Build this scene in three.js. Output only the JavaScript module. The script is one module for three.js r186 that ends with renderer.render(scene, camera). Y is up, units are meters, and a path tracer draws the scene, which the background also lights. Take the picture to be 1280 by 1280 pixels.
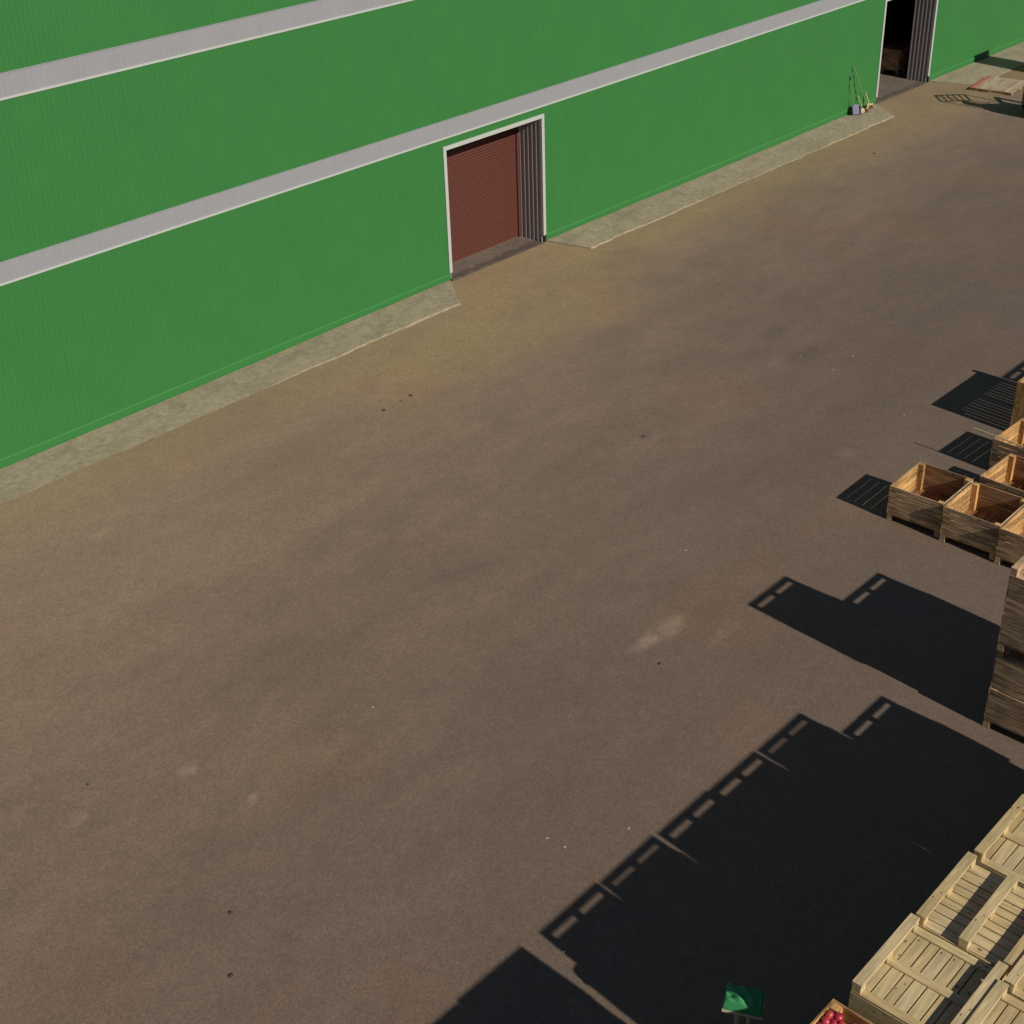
import * as THREE from 'three';
import { mergeGeometries } from 'three/addons/utils/BufferGeometryUtils.js';
import { RoundedBoxGeometry } from 'three/addons/geometries/RoundedBoxGeometry.js';

// ------------------------------------------------------------------ camera, sky, sun, exposure
const S = 1.2;                                     // layout unit -> metres
const scene = new THREE.Scene();
const camera = new THREE.PerspectiveCamera(39.15, 1, 0.1, 3000);
camera.position.set(0, 12 * S, 21.569 * S);
camera.quaternion.setFromRotationMatrix(new THREE.Matrix4().makeBasis(
  new THREE.Vector3(0.6832878, -0.02892839, 0.72957585),
  new THREE.Vector3(0.39459566, 0.85535776, -0.33564471),
  new THREE.Vector3(-0.61433871, 0.5172294, 0.59587054)));
const SUN_DIR = new THREE.Vector3(-0.112, 1, 1.58).normalize();
const SUN_I = 4.6, SKY_K = 0.62;
{
  const w = 256, h = 128, d = new Float32Array(w * h * 4);
  for (let j = 0; j < h; j++) for (let i = 0; i < w; i++) {
    const el = ((j + .5) / h - .5) * Math.PI, up = Math.max(0, Math.sin(el)), t = Math.pow(1 - up, 3);
    const k = (j * w + i) * 4;
    d[k] = SKY_K * (.092 + .20 * t); d[k + 1] = SKY_K * (.125 + .22 * t); d[k + 2] = SKY_K * (.235 + .18 * t); d[k + 3] = 1;
  }
  const sky = new THREE.DataTexture(d, w, h, THREE.RGBAFormat, THREE.FloatType);
  sky.mapping = THREE.EquirectangularReflectionMapping; sky.magFilter = THREE.LinearFilter; sky.needsUpdate = true;
  scene.background = sky; scene.environment = sky;
}
const sun = new THREE.DirectionalLight(new THREE.Color().setRGB(1, .93, .82), SUN_I);
sun.position.copy(SUN_DIR).multiplyScalar(120).add(new THREE.Vector3(22 * S, 0, 10 * S));
sun.target.position.set(22 * S, 0, 10 * S);
sun.castShadow = true; sun.shadow.mapSize.set(4096, 4096); sun.shadow.radius = 1.1;
Object.assign(sun.shadow.camera, { left: -50, right: 50, top: 50, bottom: -50, near: 1, far: 260 });
scene.add(sun, sun.target);
const renderer = new THREE.WebGLRenderer({ antialias: true });
renderer.setSize(1024, 1024);
renderer.toneMapping = THREE.LinearToneMapping; renderer.toneMappingExposure = 1;
renderer.shadowMap.enabled = true;

// ------------------------------------------------------------------ random, noise, textures
let seed = 12345;
const rnd = () => { seed = (seed * 1664525 + 1013904223) >>> 0; return seed / 4294967296; };
const rr = (a, b) => a + (b - a) * rnd();
const hash = (x, y) => { let h = (Math.imul(x, 374761393) + Math.imul(y, 668265263)) | 0; h = Math.imul(h ^ (h >>> 13), 1274126177); return ((h ^ (h >>> 16)) >>> 0) / 4294967296; };
const sm = t => t * t * (3 - 2 * t);
function vn(x, y, px = 0, py = 0) {                 // value noise, optionally periodic, 0..1
  const xi = Math.floor(x), yi = Math.floor(y), u = sm(x - xi), v = sm(y - yi);
  const m = (a, p) => p ? ((a % p) + p) % p : a;
  const a = hash(m(xi, px), m(yi, py)), b = hash(m(xi + 1, px), m(yi, py)), c = hash(m(xi, px), m(yi + 1, py)), e = hash(m(xi + 1, px), m(yi + 1, py));
  return a + (b - a) * u + (c - a) * v + (a - b - c + e) * u * v;
}
const fbm = (x, y, o = 4) => { let s = 0, a = .5, n = 0; for (let i = 0; i < o; i++) { s += a * vn(x + i * 17.3, y + i * 9.1); n += a; a *= .5; x *= 2.03; y *= 2.03; } return s / n; };
const sstep = (a, b, x) => sm(Math.min(1, Math.max(0, (x - a) / (b - a))));
function tex(n, f, srgb = true, m = n) {
  const d = new Uint8Array(n * m * 4);
  for (let j = 0; j < m; j++) for (let i = 0; i < n; i++) {
    const c = f(i / n, j / m), k = (j * n + i) * 4;
    for (let q = 0; q < 3; q++) d[k + q] = Math.max(0, Math.min(255, Math.round(255 * (c.length ? c[q] : c))));
    d[k + 3] = 255;
  }
  const t = new THREE.DataTexture(d, n, m); t.wrapS = t.wrapT = THREE.RepeatWrapping; t.magFilter = THREE.LinearFilter;
  t.minFilter = THREE.LinearMipmapLinearFilter; t.generateMipmaps = true; t.anisotropy = 8;
  if (srgb) t.colorSpace = THREE.SRGBColorSpace; t.needsUpdate = true; return t;
}
const grit = (u, v) => {
  const a = vn(u * 500, v * 500, 500, 500), b = vn(u * 220, v * 220, 220, 220), c = vn(u * 60, v * 60, 60, 60), s = hash(Math.floor(u * 700), Math.floor(v * 700));
  let g = .80 + .13 * (a - .5) + .08 * (b - .5) + .03 * (c - .5);
  if (s > .993) g += .12; if (s < .008) g -= .15;
  return g;
};
const asphaltTex = tex(1024, (u, v) => { const g = grit(u, v); return [g, g * .995, g * .99]; });
const asphaltBump = tex(1024, (u, v) => .5 + 2 * (grit(u, v) - .8), false);
const concreteTex = tex(512, (u, v) => { const g = .82 + .14 * (vn(u * 160, v * 160, 160, 160) - .5) + .12 * (vn(u * 24, v * 24, 24, 24) - .5) + .1 * (vn(u * 300, v * 300, 300, 300) - .5); return [g, g, g * .98]; });
const woodF = (kn, contrast) => (u, v) => {
  const w = vn(u * 3, v * 5, 3, 5) * .6;
  let g = .82 + contrast * ((vn(u * 6, v * 90 + w * 4, 6, 0) - .5) * .9 + (vn(u * 20, v * 220, 20, 220) - .5) * .5 + (vn(u * 4, v * 16, 4, 16) - .5) * .7);
  let kr = 0;
  for (let i = 0; i < kn; i++) {
    const kx = hash(i, 77), ky = hash(i, 99); let dx = Math.abs(u - kx), dy = Math.abs(v - ky); dx = Math.min(dx, 1 - dx); dy = Math.min(dy, 1 - dy);
    const r = Math.hypot(dx * 1.0, dy * 1.6) / (.009 + .012 * hash(i, 5)); kr = Math.max(kr, 1 - sstep(.5, 1.5, r));
  }
  g *= 1 - .38 * kr;
  return [g, g * (1 - .02 - .10 * kr), g * (1 - .06 - .18 * kr)];
};
const pineTex = tex(512, woodF(26, .15)), oldTex = tex(512, woodF(18, .42));
const panelTex = tex(512, (u, v) => { const g = 0.93 + .022 * (vn(u * 7, v * 6, 7, 6) - .5) + .02 * (vn(u * 64, v * 9, 64, 9) - .5) + .02 * (vn(u * 200, v * 200, 200, 200) - .5); return g; });

const rgb = (r, g, b) => new THREE.Color().setRGB(r, g, b);
const mat = (c, o = {}) => new THREE.MeshStandardMaterial({ color: rgb(...c), roughness: .8, metalness: 0, side: THREE.DoubleSide, ...o });
const M = {
  asphalt: mat([1, 1, 1], { vertexColors: true, map: asphaltTex, bumpMap: asphaltBump, bumpScale: .006, roughness: .95 }),
  concrete: mat([1, 1, 1], { vertexColors: true, map: concreteTex, roughness: .95 }),
  green: mat([.031, .188, .040], { map: panelTex, roughness: .55 }),
  greenTrim: mat([.028, .172, .040], { roughness: .8 }),
  band: mat([.293, .302, .322], { map: panelTex, roughness: .6 }),
  trim: mat([.40, .43, .40], { roughness: .5 }),
  reveal: mat([.30, .27, .28], { roughness: .45 }),
  shutter: [[.110, .032, .021], [.105, .0305, .0205], [.115, .034, .022]].map(c => mat(c, { roughness: .6, map: panelTex })),
  dark: mat([.02, .02, .021], { roughness: .7 }),
  hall: mat([.10, .10, .10], { roughness: .9 }),
  roof: mat([.22, .22, .23], { roughness: .6 }),
  steel: mat([.10, .095, .095], { roughness: .55, metalness: .3 }),
  rubber: mat([.025, .025, .026], { roughness: .9 }),
  truck: mat([.12, .105, .10], { roughness: .6 }),
  blue: mat([.034, .042, .11], { roughness: .45 }),
  broomPole: mat([.19, .25, .10], { roughness: .5 }), palePole: mat([.42, .35, .20], { roughness: .6 }),
  bristle: mat([.17, .09, .055], { roughness: .95 }), yellow: mat([.42, .36, .14], { roughness: .8 }),
  red: mat([.40, .11, .08], { roughness: .7 }),
  canvas: mat([.03, .24, .085], { roughness: .8 }), hem: mat([.48, .42, .30], { roughness: .8 }), cart: mat([.09, .095, .085], { roughness: .7 }),
  stone: mat([.05, .045, .04], { roughness: .95 }), paper: mat([.46, .42, .36], { roughness: .9 }),
  apple: [[.40, .035, .05], [.46, .05, .05], [.34, .022, .045], [.50, .16, .06]].map(c => mat(c, { roughness: .35 })),
  stem: mat([.06, .04, .02]),
};
const pine = [[.74, .60, .34], [.70, .56, .31], [.77, .63, .38], [.66, .52, .27]].map(c => mat(c, { map: pineTex, roughness: .8 }));
const honey = [[.66, .385, .14], [.60, .34, .12], [.55, .31, .12], [.70, .42, .16]].map(c => mat(c, { map: oldTex, roughness: .85 }));
const grey = [[.62, .415, .265], [.56, .38, .25], [.50, .33, .215], [.66, .455, .29]].map(c => mat(c, { map: oldTex, roughness: .88 }));

const ruddyShade = [[.40, .205, .095], [.36, .18, .085], [.45, .24, .11]].map(c => mat(c, { map: oldTex, roughness: .88 }));  // crate floors and inner x walls: reddish shade put into the wood colour
const dry = [[.56, .46, .34], [.50, .40, .30], [.60, .50, .38]].map(c => mat(c, { map: pineTex, roughness: .9 }));

// ------------------------------------------------------------------ helpers
const used = new Map();
function numbered(n) { const k = used.get(n) || 0; used.set(n, k + 1); return k ? `${n}_${String(k).padStart(3, '0')}` : n; }
function tag(o, label, category, group, kind) { if (label) o.userData.label = label; if (category) o.userData.category = category; if (group) o.userData.group = group; if (kind) o.userData.kind = kind; return o; }
function thing(name, label, category, p = [0, 0, 0], turn = 0, group) {
  const g = new THREE.Group(); g.name = numbered(name); g.position.set(...p); g.rotation.y = turn; scene.add(g); return tag(g, label, category, group);
}
function part(name, geo, m, parent, p, rot) {
  const o = new THREE.Mesh(geo, m); o.name = name; o.castShadow = o.receiveShadow = true;
  if (p) o.position.set(...p); if (rot) o.rotation.set(...rot); parent.add(o); return o;
}
const cache = new Map();
// a board with its grain along its longest side and uv in metres
function board(lx, ly, lz, v = 0, scale = 1.2) {
  const key = [lx, ly, lz, v].map(a => a.toFixed(4)).join(); if (cache.has(key)) return cache.get(key);
  const g = new THREE.BoxGeometry(lx, ly, lz), P = g.attributes.position, N = g.attributes.normal, U = g.attributes.uv;
  const L = [lx, ly, lz], ax = L.indexOf(Math.max(...L)), ou = hash(v, 3), ov = hash(v, 8);
  for (let i = 0; i < P.count; i++) {
    const p = [P.getX(i), P.getY(i), P.getZ(i)], n = [N.getX(i), N.getY(i), N.getZ(i)].map(Math.abs), na = n.indexOf(Math.max(...n));
    const rest = [0, 1, 2].filter(a => a !== na); let a = rest[0], b = rest[1]; if (b === ax) [a, b] = [b, a];
    U.setXY(i, p[a] / scale + ou, p[b] / scale + ov);
  }
  cache.set(key, g); return g;
}
const box = (x0, x1, y0, y1, z0, z1) => { const g = new THREE.BoxGeometry(x1 - x0, y1 - y0, z1 - z0); g.translate((x0 + x1) / 2, (y0 + y1) / 2, (z0 + z1) / 2); return g; };
function tube(a, b, r, n = 8) {
  const A = new THREE.Vector3(...a), B = new THREE.Vector3(...b), d = B.clone().sub(A), g = new THREE.CylinderGeometry(r, r, d.length(), n);
  g.applyQuaternion(new THREE.Quaternion().setFromUnitVectors(new THREE.Vector3(0, 1, 0), d.normalize())); g.translate((a[0] + b[0]) / 2, (a[1] + b[1]) / 2, (a[2] + b[2]) / 2); return g;
}
const merge = l => mergeGeometries(l.map(g => g.index ? g.toNonIndexed() : g), false);

// ------------------------------------------------------------------ ground
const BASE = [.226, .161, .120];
// a point of the yard given by its bearing in the photograph -> layout x, z
const px = (x, y) => { const F = [.61433871, -.5172294, -.59587054], R = [.6832878, -.02892839, .72957585], U = [.39459566, .85535776, -.33564471], f = 1799.7; const v = [0, 1, 2].map(i => F[i] * f + R[i] * (x - 640) - U[i] * (y - 640)), t = -12 / v[1]; return [v[0] * t, 21.569 + v[2] * t]; };
const spots = [ // x, y of the stain, its half length and half width in layout units, amount: dusty pale and oily dark stains
  [835, 784, .46, .17, .55], [806, 803, .28, .12, .45], [898, 796, .36, .12, .25], [235, 962, .15, .08, .5], [318, 998, .11, .05, .6], [100, 1022, .14, .10, .22], [1058, 567, .22, .17, .22],
  [130, 665, .3, .1, .14], [150, 640, .25, .08, .12], [805, 546, .2, .1, -.14], [1010, 440, .6, .3, -.14], [960, 420, .5, .2, -.12], [600, 530, .25, .2, .10], [735, 305, .5, .12, .16],
].map(([x, y, a, b, k]) => [...px(x, y), a, b, k]);
function groundColor(x, z) {                         // x, z in layout units
  const f1 = fbm(x * .75, z * .75, 4) - .5, f2 = fbm(x * .16 + 40, z * .28 + 11, 3) - .5, f3 = fbm(x * .32 + 7, z * 1.9 + 3, 3) - .5, f4 = vn(x * 5.5, z * 5.5) - .5;
  let k = 1 + .10 * f1 + .10 * f2 + .10 * f3 + .06 * f4, c = [BASE[0], BASE[1], BASE[2]];
  // sandy dust swept out along the apron, ragged
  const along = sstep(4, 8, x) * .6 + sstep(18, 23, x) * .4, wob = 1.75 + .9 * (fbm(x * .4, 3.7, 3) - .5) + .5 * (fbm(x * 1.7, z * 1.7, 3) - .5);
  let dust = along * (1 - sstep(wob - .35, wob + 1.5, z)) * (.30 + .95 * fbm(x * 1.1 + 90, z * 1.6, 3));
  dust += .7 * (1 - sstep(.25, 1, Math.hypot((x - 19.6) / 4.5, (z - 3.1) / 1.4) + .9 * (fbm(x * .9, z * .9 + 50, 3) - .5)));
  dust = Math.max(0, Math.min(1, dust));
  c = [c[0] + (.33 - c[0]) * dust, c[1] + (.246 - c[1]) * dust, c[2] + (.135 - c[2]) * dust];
  // rusty tint in patches
  const ru = sstep(.55, .75, fbm(x * .5 + 31, z * .5 + 8, 4)); c[0] *= 1 + .05 * ru; c[2] *= 1 - .06 * ru;
  // tone paler towards the wall and the left, tarry darker field on the right (mottled edges)
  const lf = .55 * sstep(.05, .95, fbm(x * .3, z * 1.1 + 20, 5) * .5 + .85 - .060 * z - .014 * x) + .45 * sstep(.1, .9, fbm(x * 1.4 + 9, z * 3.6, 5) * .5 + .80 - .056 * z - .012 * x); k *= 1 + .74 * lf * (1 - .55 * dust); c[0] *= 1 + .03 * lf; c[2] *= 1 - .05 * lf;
  const tf = sstep(.35, .75, fbm(x * .5 + 5, z * .5 + 70, 4) * .6 + .55 - Math.hypot((x - 30) / 15, (z - 8.5) / 6) * .45); k *= 1 - .10 * tf; c[2] *= 1 + .06 * tf;
  for (const [sx, sz, rx, rz, a] of spots) { const r = Math.hypot((x - sx) / rx, (z - sz) / rz) + 1.3 * (fbm(x * 5, z * 5, 3) - .5); if (r < 1.3) k *= 1 + a * (1 - sstep(.35, 1.2, r)) * (.6 + .8 * vn(x * 14, z * 14)); }
  return c.map(v => v * k);
}
{
  const geos = [];
  const sheet = (x0, x1, z0, z1, nx, nz, flat) => {
    const pos = [], col = [], uv = [], idx = [];
    for (let j = 0; j <= nz; j++) for (let i = 0; i <= nx; i++) {
      const x = x0 + (x1 - x0) * i / nx, z = z0 + (z1 - z0) * j / nz; pos.push(x, 0, z);
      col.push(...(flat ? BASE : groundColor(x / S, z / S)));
      uv.push((x * .93 + z * .37) / 7.3, (z * .93 - x * .37) / 7.3);
    }
    for (let j = 0; j < nz; j++) for (let i = 0; i < nx; i++) { const a = j * (nx + 1) + i, b = a + 1, c = a + nx + 1, d = c + 1; idx.push(a, c, b, b, c, d); }
    const g = new THREE.BufferGeometry();
    g.setAttribute('position', new THREE.Float32BufferAttribute(pos, 3)); g.setAttribute('color', new THREE.Float32BufferAttribute(col, 3)); g.setAttribute('uv', new THREE.Float32BufferAttribute(uv, 2)); g.setIndex(idx);
    geos.push(g);
  };
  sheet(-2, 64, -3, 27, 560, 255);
  sheet(-900, -2, -900, 900, 30, 60, true); sheet(64, 900, -900, 900, 30, 60, true); sheet(-2, 64, 27, 900, 4, 30, true); sheet(-2, 64, -900, -3, 4, 30, true);
  const g = mergeGeometries(geos); g.computeVertexNormals();
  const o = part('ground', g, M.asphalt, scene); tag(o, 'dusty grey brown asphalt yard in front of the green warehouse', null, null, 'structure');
}

// concrete aprons along the wall foot
function apron(name, label, xi0, xi1, xo0, xo1, zo, hf, z0 = .03) {
  const pos = [], col = [], uv = [], idx = [], n = Math.max(8, Math.round((xi1 - xi0) * 5)), R = 9;
  const C = (x, z) => { const k = 1.10 + .24 * (fbm(x * 1.2, z * 2.2, 4) - .35) + .12 * (vn(x * 9, z * 9) - .5), s = 1 - .13 * sstep(.5, .75, fbm(x * 2.3 + 5, z * 2.3, 4)); return [.40 * k * s, .332 * k * s, .238 * k * s]; };
  for (let i = 0; i <= n; i++) {
    const t = i / n, a = xi0 + (xi1 - xi0) * t, b = xo0 + (xo1 - xo0) * t, chip = .06 * (fbm(b * 1.6, 4, 4) - .5) + .04 * (vn(b * 9, 1) - .5);
    const h = hf(b) * (.75 + .5 * vn(b * 1.3, 8));
    for (let j = 0; j <= R; j++) {
      const v = Math.min(1, j / (R - 2)), z = z0 + (zo + chip - z0) * v, x = a + (b - a) * v;
      const y = j === R ? -.03 : j === R - 1 ? h * .55 : h + .012 * (1 - v) ; const zz = j === R ? z + .016 : j === R - 1 ? z + .011 : z;
      pos.push(x * S, y, zz * S); col.push(...C(x, z)); uv.push(x * S / 2.1, (zz * S + (j > R - 2 ? y : 0)) / 2.1);
    }
  }
  for (let i = 0; i < n; i++) for (let j = 0; j < R; j++) { const a = i * (R + 1) + j, b = a + R + 1; idx.push(a, a + 1, b, b, a + 1, b + 1); }
  // end caps
  for (const e of [0, n]) { const base = pos.length / 3; for (let j = 0; j <= R; j++) { const q = (e * (R + 1) + j) * 3; pos.push(pos[q], pos[q + 1], pos[q + 2], pos[q], -.03, pos[q + 2]); col.push(...C(pos[q] / S, 0), ...C(pos[q] / S, 0)); uv.push(pos[q + 2], pos[q + 1], pos[q + 2], 0); if (j) idx.push(base + 2 * j - 2, base + 2 * j - 1, base + 2 * j, base + 2 * j, base + 2 * j - 1, base + 2 * j + 1); } }
  const g = new THREE.BufferGeometry(); g.setAttribute('position', new THREE.Float32BufferAttribute(pos, 3)); g.setAttribute('color', new THREE.Float32BufferAttribute(col, 3)); g.setAttribute('uv', new THREE.Float32BufferAttribute(uv, 2)); g.setIndex(idx);
  const f = g.toNonIndexed(); f.computeVertexNormals();
  const o = part(numbered(name), f, M.concrete, scene); return tag(o, label, null, null, 'structure');
}
apron('concrete_apron', 'pale concrete strip along the green wall left of the closed door', -15, 20.5, -15, 19.75, 1.07, x => .004 + .034 * sstep(14, 17, x));
apron('concrete_apron', 'pale concrete strip along the green wall between the two doors', 23.66, 38.15, 23.95, 37.4, 1.12, x => .036 - .02 * sstep(27, 29, x) * (1 - sstep(33, 34.5, x)) );
apron('concrete_apron', 'pale concrete strip along the green wall right of the open door', 41.35, 70, 41.75, 70, 1.35, x => .02);
// floor slabs in the door openings, with a worn dark channel
function slab(x0, x1, z0, z1, label) {
  const pos = [], col = [], uv = [], idx = [], nx = 40, nz = 40;
  for (let j = 0; j <= nz; j++) for (let i = 0; i <= nx; i++) {
    const x = x0 + (x1 - x0) * i / nx, z = z1 + (z0 - z1) * Math.pow(j / nz, z0 < -3 ? 2.5 : 1); pos.push(x * S, .005, z * S);
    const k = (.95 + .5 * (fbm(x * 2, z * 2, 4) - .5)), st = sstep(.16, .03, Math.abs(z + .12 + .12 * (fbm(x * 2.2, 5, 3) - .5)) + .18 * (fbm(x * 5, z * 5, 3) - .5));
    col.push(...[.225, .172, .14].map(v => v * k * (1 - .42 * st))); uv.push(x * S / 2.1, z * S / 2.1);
  }
  for (let j = 0; j < nz; j++) for (let i = 0; i < nx; i++) { const a = j * (nx + 1) + i, b = a + 1, c = a + nx + 1, d = c + 1; idx.push(a, b, c, b, d, c); }
  const g = new THREE.BufferGeometry(); g.setAttribute('position', new THREE.Float32BufferAttribute(pos, 3)); g.setAttribute('color', new THREE.Float32BufferAttribute(col, 3)); g.setAttribute('uv', new THREE.Float32BufferAttribute(uv, 2)); g.setIndex(idx); g.computeVertexNormals();
  const o = part(numbered('door_floor'), g, M.concrete, scene); tag(o, label, null, null, 'structure');
}
slab(20.6, 23.58, -.70, .06, 'concrete floor in front of the closed brown shutter');
slab(38.27, 41.22, -14, .06, 'concrete floor running into the open dark doorway');

// ------------------------------------------------------------------ warehouse
const wh = thing('warehouse', 'long warehouse clad in green ribbed sheet with two pale horizontal bands', 'building');
const DOORS = [[20.55, 23.62], [38.22, 41.25]], DH = 2.95 * S;
// ribbed sheet in the xy plane facing +z; ribs pitch p, depth d
function ribbed(x0, x1, y0, y1, p = .115, d = .013, phase = 0) {
  const pos = [], uv = [], nor = [], prof = [[0, 0], [.42, 0], [.56, 1], [.86, 1], [1, 0]];
  const pts = [];
  const k0 = Math.floor(x0 / p) - 1, k1 = Math.ceil(x1 / p) + 1;
  for (let k = k0; k <= k1; k++) for (let q = 0; q < 4; q++) pts.push([(k + prof[q][0] + phase) * p, prof[q][1] * d]);
  const cl = [];
  for (let i = 0; i < pts.length - 1; i++) {
    let [ax, az] = pts[i], [bx, bz] = pts[i + 1]; if (bx <= x0 || ax >= x1) continue;
    const L = t => az + (bz - az) * (t - ax) / (bx - ax); const a2 = Math.max(ax, x0), b2 = Math.min(bx, x1); cl.push([a2, L(a2), b2, L(b2)]);
  }
  for (const [ax, az, bx, bz] of cl) {
    pos.push(ax, y0, az, bx, y0, bz, bx, y1, bz, ax, y0, az, bx, y1, bz, ax, y1, az);
    const nl = Math.hypot(bx - ax, bz - az), n = [-(bz - az) / nl, 0, (bx - ax) / nl]; for (let i = 0; i < 6; i++) nor.push(...n);
    const W = 3.7; uv.push(ax / W, y0 / W, bx / W, y0 / W, bx / W, y1 / W, ax / W, y0 / W, bx / W, y1 / W, ax / W, y1 / W);
  }
  const g = new THREE.BufferGeometry(); g.setAttribute('position', new THREE.Float32BufferAttribute(pos, 3)); g.setAttribute('normal', new THREE.Float32BufferAttribute(nor, 3)); g.setAttribute('uv', new THREE.Float32BufferAttribute(uv, 2)); return g;
}
const X0 = -15 * S, X1 = 70 * S, PL = .15 * S, H1 = 3.17 * S, H1T = 3.53 * S, H2 = 6.07 * S, H2T = 6.45 * S, HT = 9.2 * S;
{
  // lower green sheets: left, between, right, and the strips above the doors
  const d0 = DOORS[0].map(v => v * S), d1 = DOORS[1].map(v => v * S), fl = .10 * S;
  for (const [a, b] of [[X0, d0[0]], [d0[1], d1[0]], [d1[1], X1]]) part('wall_sheet', ribbed(a, b, PL, H1 - .02), M.green, wh);
  for (const [a, b] of [d0, d1]) part('wall_sheet', ribbed(a, b, DH + .001, H1 - .02), M.green, wh);
  part('wall_sheet', ribbed(X0, X1, H1T + .001, H2 - .02), M.green, wh);
  part('wall_sheet', ribbed(X0, X1, H2T + .001, HT), M.green, wh);
  for (const [a, b] of [[H1, H1T], [H2, H2T]]) {
    const o = part('pale_band', ribbed(X0, X1, a, b, .115, .009), M.band, wh);
    part('drip_edge', box(X0, X1, a - .026, a + .018, -.02, .026), M.trim, o);
    part('top_flashing', box(X0, X1, b - .012, b + .006, -.02, .014), M.band, o);
  }
  // wall foot: recessed plinth under a projecting green flashing
  for (const [a, b] of [[X0, d0[0] - .002], [d0[1] + .002, d1[0] - .002], [d1[1] + .002, X1]]) {
    const sh = new THREE.Shape([[0, 0], [.010, 0], [.024, -.022], [.024, -.04], [.018, -.04], [.016, -.024], [0, -.012]].map(p => new THREE.Vector2(...p)));
    const g = new THREE.ExtrudeGeometry(sh, { depth: b - a, bevelEnabled: false }); g.rotateY(Math.PI / 2); g.scale(1, 1, -1);
    const i = g.index; g.translate(a, PL + .03, 0);
    // extrude ran along +z before the turn: place explicitly
    const P = g.attributes.position; for (let k = 0; k < P.count; k++) { const [x, z] = [P.getX(k), P.getZ(k)]; P.setX(k, x); P.setZ(k, z); }
    g.computeVertexNormals();
    const fp = part('foot_flashing', g, M.greenTrim, wh);
    part('plinth', box(a, b, -.05, PL + .005, -.08, .017), M.green, wh);
  }
  // inner wall behind the sheets
  for (const [a, b] of [[X0, d0[0]], [d0[1], d1[0]], [d1[1], X1]]) part('inner_wall', box(a, b, -.06, HT, -.2, -.09), M.hall, wh);
  for (const [a, b] of [d0, d1]) part('inner_wall', box(a, b, DH, HT, -.2, -.09), M.hall, wh);
  part('side_wall', box(X0 - .2, X0, -.06, HT, -26, -.09), M.green, wh); part('side_wall', box(X1, X1 + .2, -.06, HT, -26, -.09), M.green, wh); part('rear_wall', box(X0, X1, -.06, HT, -26.2, -26), M.green, wh);
  part('roof', box(X0 - .4, X1 + .4, HT + .002, HT + .25, -26.5, .12), M.roof, wh);
}
// doors
DOORS.forEach(([a, b], k) => {
  a *= S; b *= S; const w = .085 * S, depth = .68 * S;
  const f = part('door_frame', merge([
    box(a - w * .5, a + w * .5, .20 * S, DH + w * .5, -.03, .04), box(b - w * .5, b + w * .5, k ? .19 * S : .17 * S, DH + w * .5, -.03, .04), box(a + w * .5, b - w * .5, DH - w * .5, DH + w * .5, -.03, .038)]), M.trim, wh);
  part('frame_foot', box(b - .02, b + .045, .02, .18 * S, -.03, .05), M.dark, f); part('frame_foot', box(a - .02, a + .03, -.01, .06, -.03, .035), M.dark, f);
  // deep ribbed reveals on both sides and a soffit
  for (const s of [0, 1]) {
    const g = ribbed(-depth, -.03, .005, DH, .15, .028, s ? .1 : .3); g.rotateY(s ? -Math.PI / 2 : Math.PI / 2);
    if (s) { const P = g.attributes.position; for (let i = 0; i < P.count; i++) P.setZ(i, P.getZ(i)); g.translate(b - w * .5, 0, 0); }
    else { g.scale(1, 1, -1); const N = g.attributes.normal; for (let i = 0; i < N.count; i++) N.setZ(i, -N.getZ(i)); g.translate(a + w * .5, 0, 0); g.computeVertexNormals(); }
    part('door_reveal', g, M.reveal, wh);
    part('reveal_wall', s ? box(b - w * .5 + .003, b + .12, -.02, DH, -depth, -.04) : box(a - .12, a + w * .5 - .003, -.02, DH, -depth, -.04), M.reveal, wh);
  }
  part('door_soffit', box(a - .1, b + .1, DH - w * .45, DH + .08, -depth - .1, -.04), M.reveal, wh);
  if (k === 0) {
    const dr = part('roller_shutter', box(a - .05, b + .05, 0, DH, -depth - .12, -depth - .06), M.shutter[1], wh);
    const n = 46, sh = (DH - .02) / n;
    const prof = new THREE.Shape(); prof.moveTo(0, .002); prof.lineTo(.018, .008); prof.quadraticCurveTo(.0235, sh * .5, .018, sh - .006); prof.lineTo(0, sh - .004); prof.closePath();
    const g = new THREE.ExtrudeGeometry(prof, { depth: b - a - w, bevelEnabled: false, curveSegments: 4 }); g.rotateY(-Math.PI / 2); g.translate(0, 0, 0);
    // profile x -> z, extrusion -> -x
    g.computeBoundingBox(); const bb = g.boundingBox; g.translate(b - w * .5 - bb.max.x, 0, -depth - .055 - bb.min.z);
    for (let i = 0; i < n; i++) part('slat', g, M.shutter[[0, 1, 0, 2, 1, 0, 2][(i * 5 + (i >> 2)) % 7]], dr, [0, .015 + i * sh, 0]);
    part('guide_rail', box(a + w * .5 + .001, a + w * .5 + .07, .006, DH - .1, -depth - .05, -depth + .02), M.shutter[1], dr); part('guide_rail', box(b - w * .5 - .11, b - w * .5 - .03, .006, DH - .1, -depth - .05, -depth + .02), M.shutter[1], dr);
  }
});

// ------------------------------------------------------------------ crates
const CW = .985 * S, CD = .905 * S, CH = .605 * S;
const ORD = ['bottom', 'second', 'third', 'top'];
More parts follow.
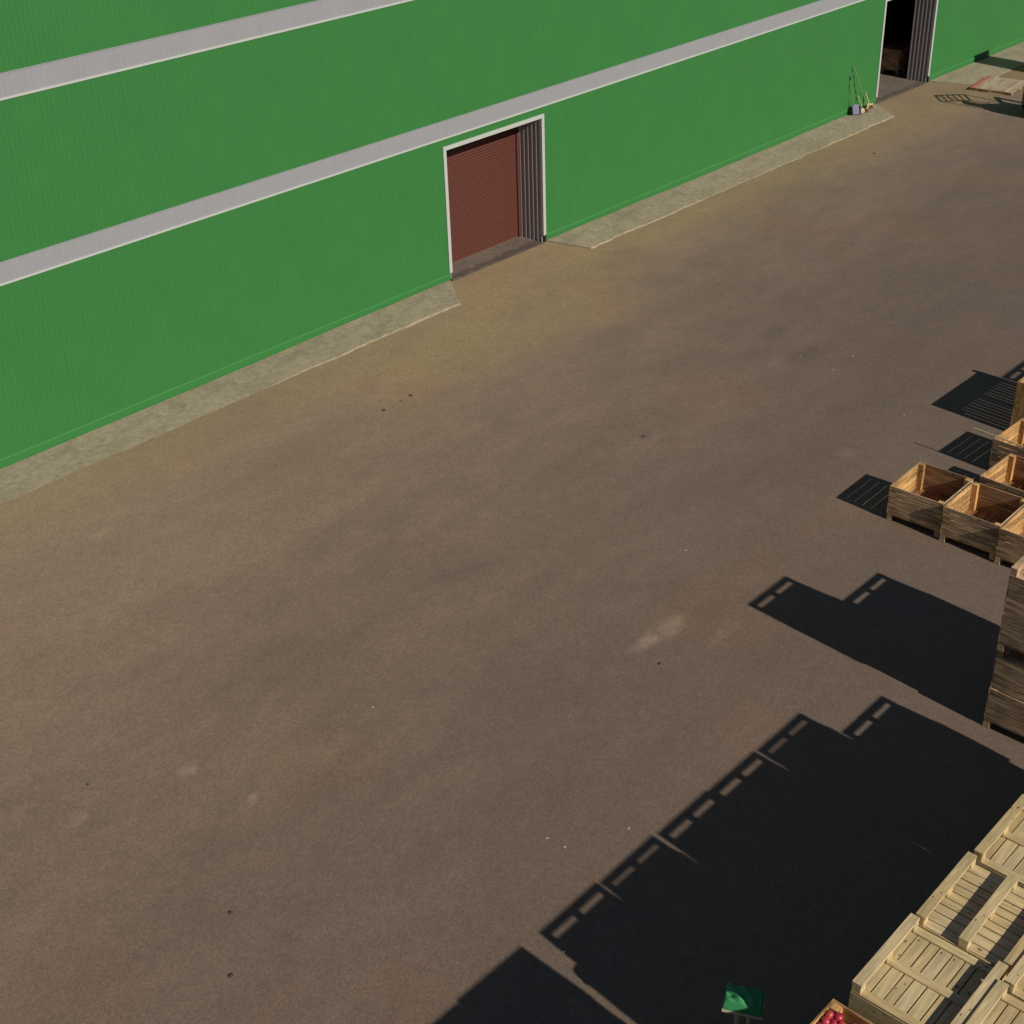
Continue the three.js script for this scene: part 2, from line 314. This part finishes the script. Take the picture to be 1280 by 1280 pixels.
// x, z: centre of the base in layout units
function crate(x, y, z, turn, { inv = false, skids = 2, pal = pine, out = null, feet, gapH = .007, label, group, h = CH, skipTag } = {}) {
  const outer = () => { const q = out || pal; return q[Math.floor(rnd() * q.length)]; };
  const g = thing('wooden_crate', label, 'crate', [x * S, y, z * S], turn, group);
  const pick = () => pal[Math.floor(rnd() * pal.length)], Y = y0 => inv ? h - y0 : y0, V = () => Math.floor(rnd() * 5);
  const j = a => (rnd() - .5) * a;
  const zs = feet || (skids === 3 ? [-1, 0, 1] : [-1, 1]);
  for (const s of zs) {
    const sk = part('skid', board(CW - .004, .040, .105, V()), outer(), g, [j(.008), Y(.020), s * (CD / 2 - .054)], [0, j(.008), 0]);
    for (const q of [-1, 0, 1]) part('block', board(q ? .10 : .12, .104, .095, V()), outer(), sk, [q * (CW / 2 - .053), inv ? -.0725 : .0725, 0]);
  }
  let fy = .1255;
  if (skids === 2 && !feet) { for (const q of [-1, 0, 1]) part('batten', board(.1, .022, CD - .01, V()), pick(), g, [q * (CW / 2 - .052) + j(.006), Y(fy + .011), j(.006)], [0, j(.006), 0]); fy += .0225; }
  const nf = skids === 2 ? 8 : 9, span = (skids === 2 ? CD : CW) - .046, wv = Array.from({ length: nf }, () => rr(.8, 1.2)), tw = wv.reduce((a, b) => a + b), gap = .014;
  let p = -span / 2;
  for (let i = 0; i < nf; i++) {
    const w = (span - gap * (nf - 1)) * wv[i] / tw, wq = Math.round(w * 200) / 200 - .0003, c = p + w / 2; p += w + gap;
    skids === 2 ? part('floor_board', board(CW - .05, .018, wq, V()), out ? ruddyShade[i % 3] : pick(), g, [0, Y(fy + .0095 + j(.002)), c], [0, j(.010), 0])
      : part('floor_board', board(wq, .018, CD - .05, V()), pick(), g, [c, Y(fy + .0095 + j(.002)), 0], [0, j(.010), 0]);
  }
  // weathered outside, fresher inside, x walls with bounce-lit shade painted in: one material per face
  const face = k => { const a = out && k < 2 ? ruddyShade[Math.floor(rnd() * 3)] : pick(); if (!out) return a; const b = out[Math.floor(rnd() * out.length)], m = [a, a, b, b, a, a]; m[k] = b; return m; };
  const w0 = fy + .006, nr = 5, rg = gapH, rh = (h - w0 - rg * (nr - 1)) / nr;
  for (let i = 0; i < nr; i++) {
    const yy = Y(w0 + rh / 2 + i * (rh + rg));
    for (const s of [-1, 1]) {
      part('plank', board(CW, rh, .02, V()), face(s > 0 ? 4 : 5), g, [j(.006), yy, s * (CD / 2 - .0105 + j(.003))], [0, 0, j(.007)]);
      part('plank', board(.02, rh, CD - .043, V()), face(s > 0 ? 0 : 1), g, [s * (CW / 2 - .0105 + j(.003)), yy, j(.003)], [j(.007), 0, 0]);
    }
  }
  for (const s of [-1, 1]) for (const q of [-1, 1]) part('corner_post', board(.085, h - fy - .028, .105, V()), pick(), g, [s * (CW / 2 - .0645), Y(fy + .021 + (h - fy - .028) / 2), q * (CD / 2 - .0745)]);
  return g;
}
const R1 = () => (rnd() - .5) * .02;
function stack(x, z, n, o, dx = []) {               // alternately upright and upside down, so the top of four is upside down
  const out = [], h = o.h || CH;
  for (let i = 0; i < n; i++) {
    const up = o.topUp && i === n - 1 ? false : (o.allInvTop && i === n - 1) ? true : i % 2 === 1;
    const lv = n === 1 ? 'only' : i === n - 1 ? 'top' : ORD[i];
    out.push(crate(x + (dx[i] || 0), i * h + .004, z + (o.dz ? o.dz[i] || 0 : 0), (o.turn || 0) + R1(), { inv: up, skids: (o.skids && i === n - 1) ? o.skids : 2, pal: o.pal || pine, gapH: o.pal === grey ? .014 : .007, h, label: `${lv} ${o.words} ${up ? 'turned upside down ' : ''}in ${o.where}`, group: o.group }));
  }
  return out;
}
const ON = ['first', 'second', 'third', 'fourth', 'fifth', 'sixth'];
const hx = .49, hz = .4525;
// near row of six stacks, counted from the apple crate
for (let i = 0; i < 6; i++) stack(7.73 + hx + i * 1.006 - ([0, 0, -.025, .01, 0, -.055][i]), 17.81 + hz + i * .012 - (i === 5 ? .36 : 0), i === 5 ? 3 : 4, {
  words: 'pale pine crate', where: `${ON[i]} near-row stack from the apples`, group: 'pale pine crates stacked in the near row', skids: i === 1 || i === 4 ? 3 : 2, turn: .012, allInvTop: true,
}, i === 5 ? [-.05, -.05, 0] : i ? [.0, .03, -.01, 0] : [-.05, -.03, -.04, 0]);
// second row, a little taller
for (let i = 0; i < 4; i++) stack(7.55 + hx + (i - .0) * 1.006, 18.725 + hz + i * .02, 4, {
  words: 'pale pine crate', where: `${ON[i]} second-row stack behind the near row`, group: 'pale pine crates stacked in the second row', turn: .02, h: CH * 1.008, allInvTop: true }, [.02, 0, -.02, 0]);
// apple stack: upright full crate on top
stack(7.46 - hx, 17.80 + hz, 4, { words: 'weathered crate', where: 'the stack holding apples', pal: honey, topUp: true, group: 'weathered crates under the apples' }, [.06, .07, .04, 0]);
stack(7.46 - hx - .99, 17.82 + hz, 4, { words: 'weathered crate', where: 'the next stack beyond the apple crate', pal: honey, topUp: true, group: 'weathered crates next to the apples' });
// tall stacks on the right
stack(14.30 + hx, 15.92 + hz, 4, { words: 'weathered brown crate', where: 'the tall stack facing the single crates', pal: grey, group: 'weathered brown crates in the tall stacks', allInvTop: true }, [0, .03, 0, 0]);
stack(15.33 + hx, 15.95 + hz, 3, { words: 'weathered brown crate', where: 'the three-high stack behind the tall stack', pal: grey, group: 'weathered brown crates in the tall stacks', allInvTop: true });
// single open crates
const OPEN = [
  [17.93 + hx, 12.37 + hz, .03, 'empty open crate at the left end of the single crates, nearest the warehouse'],
  [17.90 + hx, 13.31 + hz, .02, 'empty honey-brown crate between the leftmost single crate and the cut-off one'],
  [17.86 + hx, 14.24 + hz, .015, 'empty honey-brown crate cut by the frame, just above the tall stack'],
  [19.08 + hx, 13.30 + hz, -.02, 'empty honey-brown crate behind the pair, under the crate with the pole'],
  [20.32 + hx, 12.88 + hz, -.03, 'empty honey-brown crate with a thin pale pole across its rim'],
];
for (const [x, z, t, l] of OPEN) crate(x, .004, z, t, { pal: honey, out: grey, gapH: .017, label: l, group: 'single open crates on the asphalt' });
// crates tipped on their sides, floors facing the warehouse
for (const [i, x] of [21.78, 22.68].entries()) {
  const g = crate(0, 0, 0, 0, { pal: honey, gapH: .001, feet: i ? [1] : [], label: i ? 'wooden crate tipped on its side, farther of the tipped pair' : 'wooden crate tipped on its side behind the crate with the pole', group: 'crates tipped on their sides' });
  g.quaternion.setFromRotationMatrix(new THREE.Matrix4().makeBasis(new THREE.Vector3(0, 1, 0), new THREE.Vector3(0, 0, 1), new THREE.Vector3(1, 0, 0)));
  g.position.set((x + hz) * S, CW / 2 + .006, 12.40 * S);
}
// stacks beyond the frame that throw the slotted shadow by the tipped crates
for (let i = 0; i < 2; i++) stack(23.45 + hx + i * 1.01, 15.2 + hz, 4, { words: 'weathered brown crate', where: `${ON[i]} stack beyond the tipped crates`, pal: grey, group: 'weathered brown crates beyond the tipped crates', allInvTop: true });
// stack by the wall beyond the pallet
stack(44.05 + hx, 1.95 + hz, 2, { words: 'honey-brown crate', where: 'the stack by the wall past the pallet', pal: honey, topUp: true, group: 'crates by the wall past the pallet', h: CH * 1.2 });
// crate inside the open doorway
crate(41.42 + hx, .01, -1.72 + hz * .6, .05, { pal: honey, out: grey, label: 'narrow brown crate standing in the dark open doorway', h: CH * 1.25 }).scale.z = .62;

// pole lying across the open crate
{
  const o = part('wooden_pole', tube([20.36 * S, .735 + .07, 12.5 * S], [20.30 * S, .742, 14.35 * S], .014), M.palePole, scene);
  tag(o, 'thin pale wooden pole resting across the rim of an open crate', 'pole');
}

// ------------------------------------------------------------------ apples
{
  const pts = []; for (let i = 0; i <= 14; i++) { const t = i / 14 * Math.PI, r = .043 * Math.sin(t) * (1 + .08 * Math.cos(t)), y = .039 * Math.cos(t) - .012 * Math.exp(-Math.pow(Math.sin(t) / .35, 2)) * Math.sign(Math.cos(t)); pts.push(new THREE.Vector2(Math.max(0.0001, r), -y)); }
  const ag = new THREE.LatheGeometry(pts, 16), sg = tube([0, .022, 0], [.006, .052, .003], .0022, 5);
  const cx = (7.46 - hx) * S, cz = (17.80 + hz) * S, top = 4 * CH, lvl = top - .065, proto = [];
  const cand = [];
  for (let iz = 0; iz < 13; iz++) for (let ix = 0; ix < 13; ix++) {
    const x = cx - CW / 2 + .068 + ix * .079 + (iz % 2) * .04, z = cz - CD / 2 + .068 + iz * .079;
    if (x > cx + CW / 2 - .066 || z > cz + CD / 2 - .066) continue;
    const nearPost = Math.abs(Math.abs(x - cx) - CW / 2) < .115 && Math.abs(Math.abs(z - cz) - CD / 2) < .135; if (nearPost) continue;
    cand.push([x + rr(-.012, .012), lvl + .045 * (fbm(ix * .4, iz * .4 + 3, 2) - .5) * 2 + rr(-.012, .012), z + rr(-.012, .012)]);
  }
  // a few on top of the heap
  for (let i = 0; i < 22; i++) cand.push([cx + rr(-.4, .42), lvl + .062, cz + rr(-.35, .35)]);
  cand.forEach((p, i) => {
    const o = new THREE.Mesh(ag, M.apple[[0, 1, 0, 2, 3, 1, 0, 2, 1, 3][Math.floor(rnd() * 10)]]); o.name = numbered('apple'); o.castShadow = o.receiveShadow = true;
    o.position.set(...p); o.rotation.set(rr(-1, 1), rr(0, 6), rr(-1, 1)); o.scale.setScalar(rr(1.05, 1.25)); scene.add(o);
    tag(o, 'red apple in the open crate at the lower edge', 'apple', 'apples heaped in the open crate'); part('stalk', sg, M.stem, o);
  });
  const im = new THREE.InstancedMesh(ag, M.apple[0], 260); const m4 = new THREE.Matrix4(), c = new THREE.Color();
  for (let i = 0; i < 260; i++) { m4.makeRotationFromEuler(new THREE.Euler(rr(-1, 1), rr(0, 6), rr(-1, 1))); m4.setPosition(cx + rr(-.49, .49), lvl - .07 - .07 * Math.floor(i / 130) + rr(-.01, .01), cz + rr(-.43, .43)); im.setMatrixAt(i, m4); im.setColorAt(i, c.setRGB(rr(.7, 1.2), rr(.6, 1.6), 1)); }
  im.name = 'apple_heap'; tag(im, 'lower layers of red apples filling the crate', 'apples', null, 'stuff'); scene.add(im);
}

// ------------------------------------------------------------------ green covered trolley in the shade of the near row
{
  const g = thing('covered_trolley', 'trolley with a green canvas cover and pale hem in the shade below the pine stacks', 'trolley', [7.86 * S, 0, 16.72 * S], .455);
  const hy = 1.13 * S, L = .18 * S, w = .11 * S, ch = .16 * S;     // long side along local z
  const cg = new THREE.BoxGeometry(2 * w, ch, 2 * L, 10, 6, 12), P = cg.attributes.position;
  for (let i = 0; i < P.count; i++) {                // slack canvas: domed top, soft folds down the skirt
    let x = P.getX(i), y = P.getY(i) + ch / 2, z = P.getZ(i); const u = x / w, v = z / L, t = y / ch;
    const dome = (1 - u * u) * (1 - v * v), f = .018 * Math.sin(v * 9 + u * 4) + .012 * Math.sin(u * 8 + 1.3) + .09 * (fbm(u * 1.6 + 4, v * 1.6 + 9, 3) - .5);
    y = t * (ch - .03 + .04 * dome) + t * f; const k = 1 - .10 * t * t + (1 - t) * f * 1.5; P.setXYZ(i, x * k, y + hy, z * k);
  }
  cg.computeVertexNormals();
  const cv = part('canvas_cover', cg, M.canvas, g);
  for (const s of [-1, 1]) { part('hem', box(s * w - .006, s * w + .006, hy - .018, hy + .016, -L - .006, L + .006), M.hem, cv); part('hem', box(-w + .0065, w - .0065, hy - .018, hy + .016, s * L - .0055, s * L + .0055), M.hem, cv); }
  part('body', new RoundedBoxGeometry(2 * w - .09, .62, 2 * L - .16, 2, .02).translate(0, .5, -.03), M.cart, g);
  for (const s of [-1, 1]) for (const q of [-1, 1]) part('post', tube([s * (w - .014), .15, q * (L * .30)], [s * (w - .014), hy - .018, q * (L * .30)], .012), M.hem, g);
  part('deck', box(-w + .01, w - .01, .15, .185, -L + .02, L - .02), M.steel, g);
  for (const s of [-1, 1]) for (const q of [-1, 1]) { const wl = part('wheel', new THREE.TorusGeometry(.05, .022, 8, 18).rotateY(Math.PI / 2), M.rubber, g, [s * (w - .05), .076, q * (L - .08)]); part('hub', tube([-.015, 0, 0], [.015, 0, 0], .034, 12), M.steel, wl); }
}

// ------------------------------------------------------------------ cleaning tools leaning on the wall
{
  const W = (x, y, z) => [x * S, y, z * S];
  const d = thing('dustpan', 'blue long-handled dustpan standing against the green wall by the open door', 'dustpan', W(36.75, 0, .2));
  const sc = new THREE.Shape(); sc.moveTo(-.17, 0); sc.lineTo(.17, 0); sc.lineTo(.14, .26); sc.quadraticCurveTo(.12, .33, 0, .34); sc.quadraticCurveTo(-.12, .33, -.14, .26); sc.closePath();
  const pan = part('pan', new THREE.ExtrudeGeometry(sc, { depth: .02, bevelEnabled: true, bevelSize: .006, bevelThickness: .006, bevelSegments: 1 }).rotateX(-.35).rotateY(-.5), M.blue, d, [.02, .075, .05]);
  for (const s of [-1, 1]) part('side_wall', box(-.008, .008, 0, .27, 0, .09).rotateX(-.35).rotateY(-.5), M.blue, pan, [s * .14, 0, s * .07]);
  part('handle', tube([-.02, .36, -.06], [-.15, 1.26, -.19], .012), M.broomPole, d); part('grip', tube([-.148, 1.24, -.187], [-.158, 1.36, -.2], .02), M.dark, d);
  const b = thing('broom', 'broom with a long yellow-green pole and brown bristles leaning on the green wall', 'broom', W(37.28, 0, .3));
  part('pole', tube([0, .2, 0], [-.70, 1.72, -.29], .016), M.broomPole, b);
  part('head', new RoundedBoxGeometry(.34, .06, .07, 2, .015).translate(0, .2, 0).rotateY(.4), M.yellow, b);
  const br = []; for (let i = 0; i < 40; i++) { const x = -.15 + .3 * (i % 10) / 9, z = -.025 + .05 * Math.floor(i / 10) / 3; br.push(tube([x, .18, z], [x * 1.12 + rr(-.01, .01), .06, z * 1.6 + rr(-.01, .01)], .009, 5)); }
  part('bristles', merge(br).rotateY(.4), M.bristle, b);
  const c = thing('hand_brush', 'short brush with brown bristles propped beside the broom', 'brush', W(37.55, 0, .2));
  part('handle', tube([-.02, .2, 0], [-.06, .62, -.18], .02), M.yellow, c); part('head', new RoundedBoxGeometry(.26, .07, .08, 2, .02).translate(0, .2, 0).rotateY(-.5), M.yellow, c);
  const b2 = []; for (let i = 0; i < 30; i++) { const x = -.11 + .22 * (i % 10) / 9, z = -.025 + .05 * Math.floor(i / 10) / 2; b2.push(tube([x, .18, z], [x * 1.1, .055, z * 1.5], .01, 5)); }
  part('bristles', merge(b2).rotateY(-.5), M.bristle, c);
  const e = thing('scraper', 'short yellow stick with a pale blade leaning between dustpan and broom', 'scraper', W(37.05, 0, .32));
  part('handle', tube([0, .1, 0], [.02, .60, -.3], .016), M.yellow, e); part('blade', new RoundedBoxGeometry(.2, .14, .02, 1, .004).translate(0, .14, 0).rotateX(-.3), M.hem, e);
}

// ------------------------------------------------------------------ wooden pallet lying near the wall
{
  const g = thing('pallet', 'flat wooden pallet with one red board lying on the asphalt near the wall', 'pallet', [42.02 * S, 0, 2.0 * S], .12);
  const w = 1.5 * S, d = 1.3 * S, n = 10;
  for (let i = 0; i < 3; i++) part('bearer', board(.09, .09, d, i), grey[i], g, [(i - 1) * (w / 2 - .05), .045, 0]);
  for (let i = 0; i < n; i++) part('deck_board', board(w + .03, .024, d / n - .007, i), i === 0 ? M.red : dry[i % 3], g, [(hash(i, 3) - .5) * .02, .1022 + (hash(i, 4) - .5) * .004, -d / 2 + (i + .5) * d / n], [0, (hash(i, 7) - .5) * .01, 0]);
}

// ------------------------------------------------------------------ forklift at the edge of the frame
{
  const g = thing('forklift', 'grey forklift with barred overhead guard, only its flank inside the frame', 'forklift', [39.95 * S, 0, 4.25 * S], 0);
  // local +x forward
  g.rotation.y = -Math.PI / 4;                       // forward = (+x, +z)
  part('body', new RoundedBoxGeometry(1.05, .55, .95, 3, .06).translate(.36, .52, 0), M.truck, g);
  part('counterweight', new RoundedBoxGeometry(.45, .7, .98, 4, .12).translate(-.27, .62, 0), M.truck, g);
  part('bonnet', new RoundedBoxGeometry(.7, .3, .7, 3, .05).translate(-.12, .92, 0), M.steel, g);
  const st = part('seat', new RoundedBoxGeometry(.45, .12, .5, 3, .05).translate(-.1, 1.12, 0), M.dark, g); part('backrest', new RoundedBoxGeometry(.12, .5, .48, 3, .05).translate(-.34, 1.36, 0), M.dark, st);
  part('dashboard', new RoundedBoxGeometry(.16, .6, .7, 2, .04).translate(.6, 1.0, 0), M.steel, g);
  part('steering_wheel', new THREE.TorusGeometry(.16, .018, 8, 24).rotateY(Math.PI / 2).rotateZ(.6).translate(.42, 1.32, 0), M.dark, g);
  for (const [x, z, r] of [[-.2, -.45, .24], [-.2, .45, .24], [.72, -.5, .3], [.72, .5, .3]]) {
    const wl = part('wheel', new THREE.CylinderGeometry(r * .55, r * .55, .19, 20).rotateX(Math.PI / 2), M.steel, g, [x, r, z]);
    part('tyre', new THREE.TorusGeometry(r * .74, r * .26, 10, 24).scale(1, 1, 1.2), M.rubber, wl);
  }
  const gy = 2.1, pp = [[.48, .38], [.48, -.38], [-.52, .38], [-.52, -.38]];
  pp.forEach(([x, z], i) => part('guard_post', tube([x + (i < 2 ? .12 : .2), .95, z], [x, gy, z], .028), M.dark, g));
  const gd = part('overhead_guard', merge([tube([.5, gy, -.4], [.5, gy, .4], .03), tube([-.54, gy, -.4], [-.54, gy, .4], .03), tube([-.54, gy, -.4], [.5, gy, -.4], .03), tube([-.54, gy, .4], [.5, gy, .4], .03)]), M.dark, g);
  for (let i = 1; i < 5; i++) part('guard_bar', box(-.02 - .54 + i * .208, .02 - .54 + i * .208, gy - .012, gy + .012, -.38, .38), M.dark, gd);
  for (const s of [-1, 1]) part('mast_rail', box(1.02, 1.16, .08, 1.75, s * .3 - .05, s * .3 + .05), M.steel, g);
  part('mast_crossbar', merge([box(1.04, 1.14, 1.68, 1.76, -.25, .25), box(1.04, 1.14, .9, .98, -.25, .25), box(1.04, 1.14, .2, .3, -.25, .25)]), M.steel, g);
  part('carriage', merge([box(1.17, 1.22, .25, .33, -.5, .5), box(1.17, 1.22, .6, .68, -.5, .5)]), M.steel, g);
  for (const s of [-1, 1]) part('fork', merge([box(1.225, 1.265, .06, .7, s * .3 - .05, s * .3 + .05), box(1.265, 2.25, .06, .10, s * .3 - .05, s * .3 + .05)]), M.steel, g);
}

// ------------------------------------------------------------------ clods, chips and specks on the asphalt
{
  const st = new THREE.IcosahedronGeometry(.05, 1); { const P = st.attributes.position; for (let i = 0; i < P.count; i++) { const k = .8 + .4 * hash(Math.round(P.getX(i) * 400), Math.round(P.getY(i) * 400 + P.getZ(i) * 900)); P.setXYZ(i, P.getX(i) * k * 1.3, P.getY(i) * k * .6, P.getZ(i) * k); } st.computeVertexNormals(); }
  const rocks = [[514, 495, 1.1, 'largest dark clod of the three in front of the closed door'], [501, 501, .6, 'smallest dark clod of the three in front of the closed door'], [480, 513, 1, 'dark clod nearest the camera of the three before the door'], [289, 1141, .8, 'upper dark clod of the pair on the near asphalt'], [289, 1220, .9, 'lower dark clod of the pair on the near asphalt'], [825, 830, .8, 'small reddish dark clod below the pale worn patch'], [110, 981, .6, 'tiny dark clod beside the pale stain on the left'], [1093, 192, 1, 'dark clod on the asphalt before the open door'], [805, 546, 1.0, 'dark clod in mid yard toward the crates']];
  for (const [x, y, s, l] of rocks) { const [a, b] = px(x, y); const o = part(numbered('clod'), st, M.stone, scene, [a * S, .012 * s, b * S], [0, rnd() * 6, 0]); o.scale.setScalar(s * .65); tag(o, l, 'clod', 'dark clods on the asphalt'); }
  const chip = board(.036, .005, .022, 1), list = [[466, 884], [706, 1059], [684, 1048], [786, 1036], [857, 688], [705, 1190], [1130, 519], [1066, 445], [1041, 462], [1000, 446], [437, 244]].slice(0, 10);
  const words = ['lone pale chip left of the yard centre', 'pale chip near the slotted shadow, lower of a pair', 'pale chip near the slotted shadow, upper of a pair', 'pale chip right beside the long slotted shadow', 'pale chip above the paired stack shadow', 'pale chip in the light gap beside the near shadow', 'pale chip between the single crate shadow and the tipped crates', 'brighter pale chip in the dark mid-right asphalt', 'reddish pale chip in the dark mid-right asphalt', 'pale chip left of the chips in the dark asphalt'];
  list.forEach(([x, y], i) => { const [a, b] = px(x, y); const o = part(numbered('wood_chip'), chip, M.paper, scene, [a * S, .006, b * S], [0, rnd() * 6, 0]); tag(o, words[i], 'chip', 'pale chips on the asphalt'); });
}
renderer.render(scene, camera);
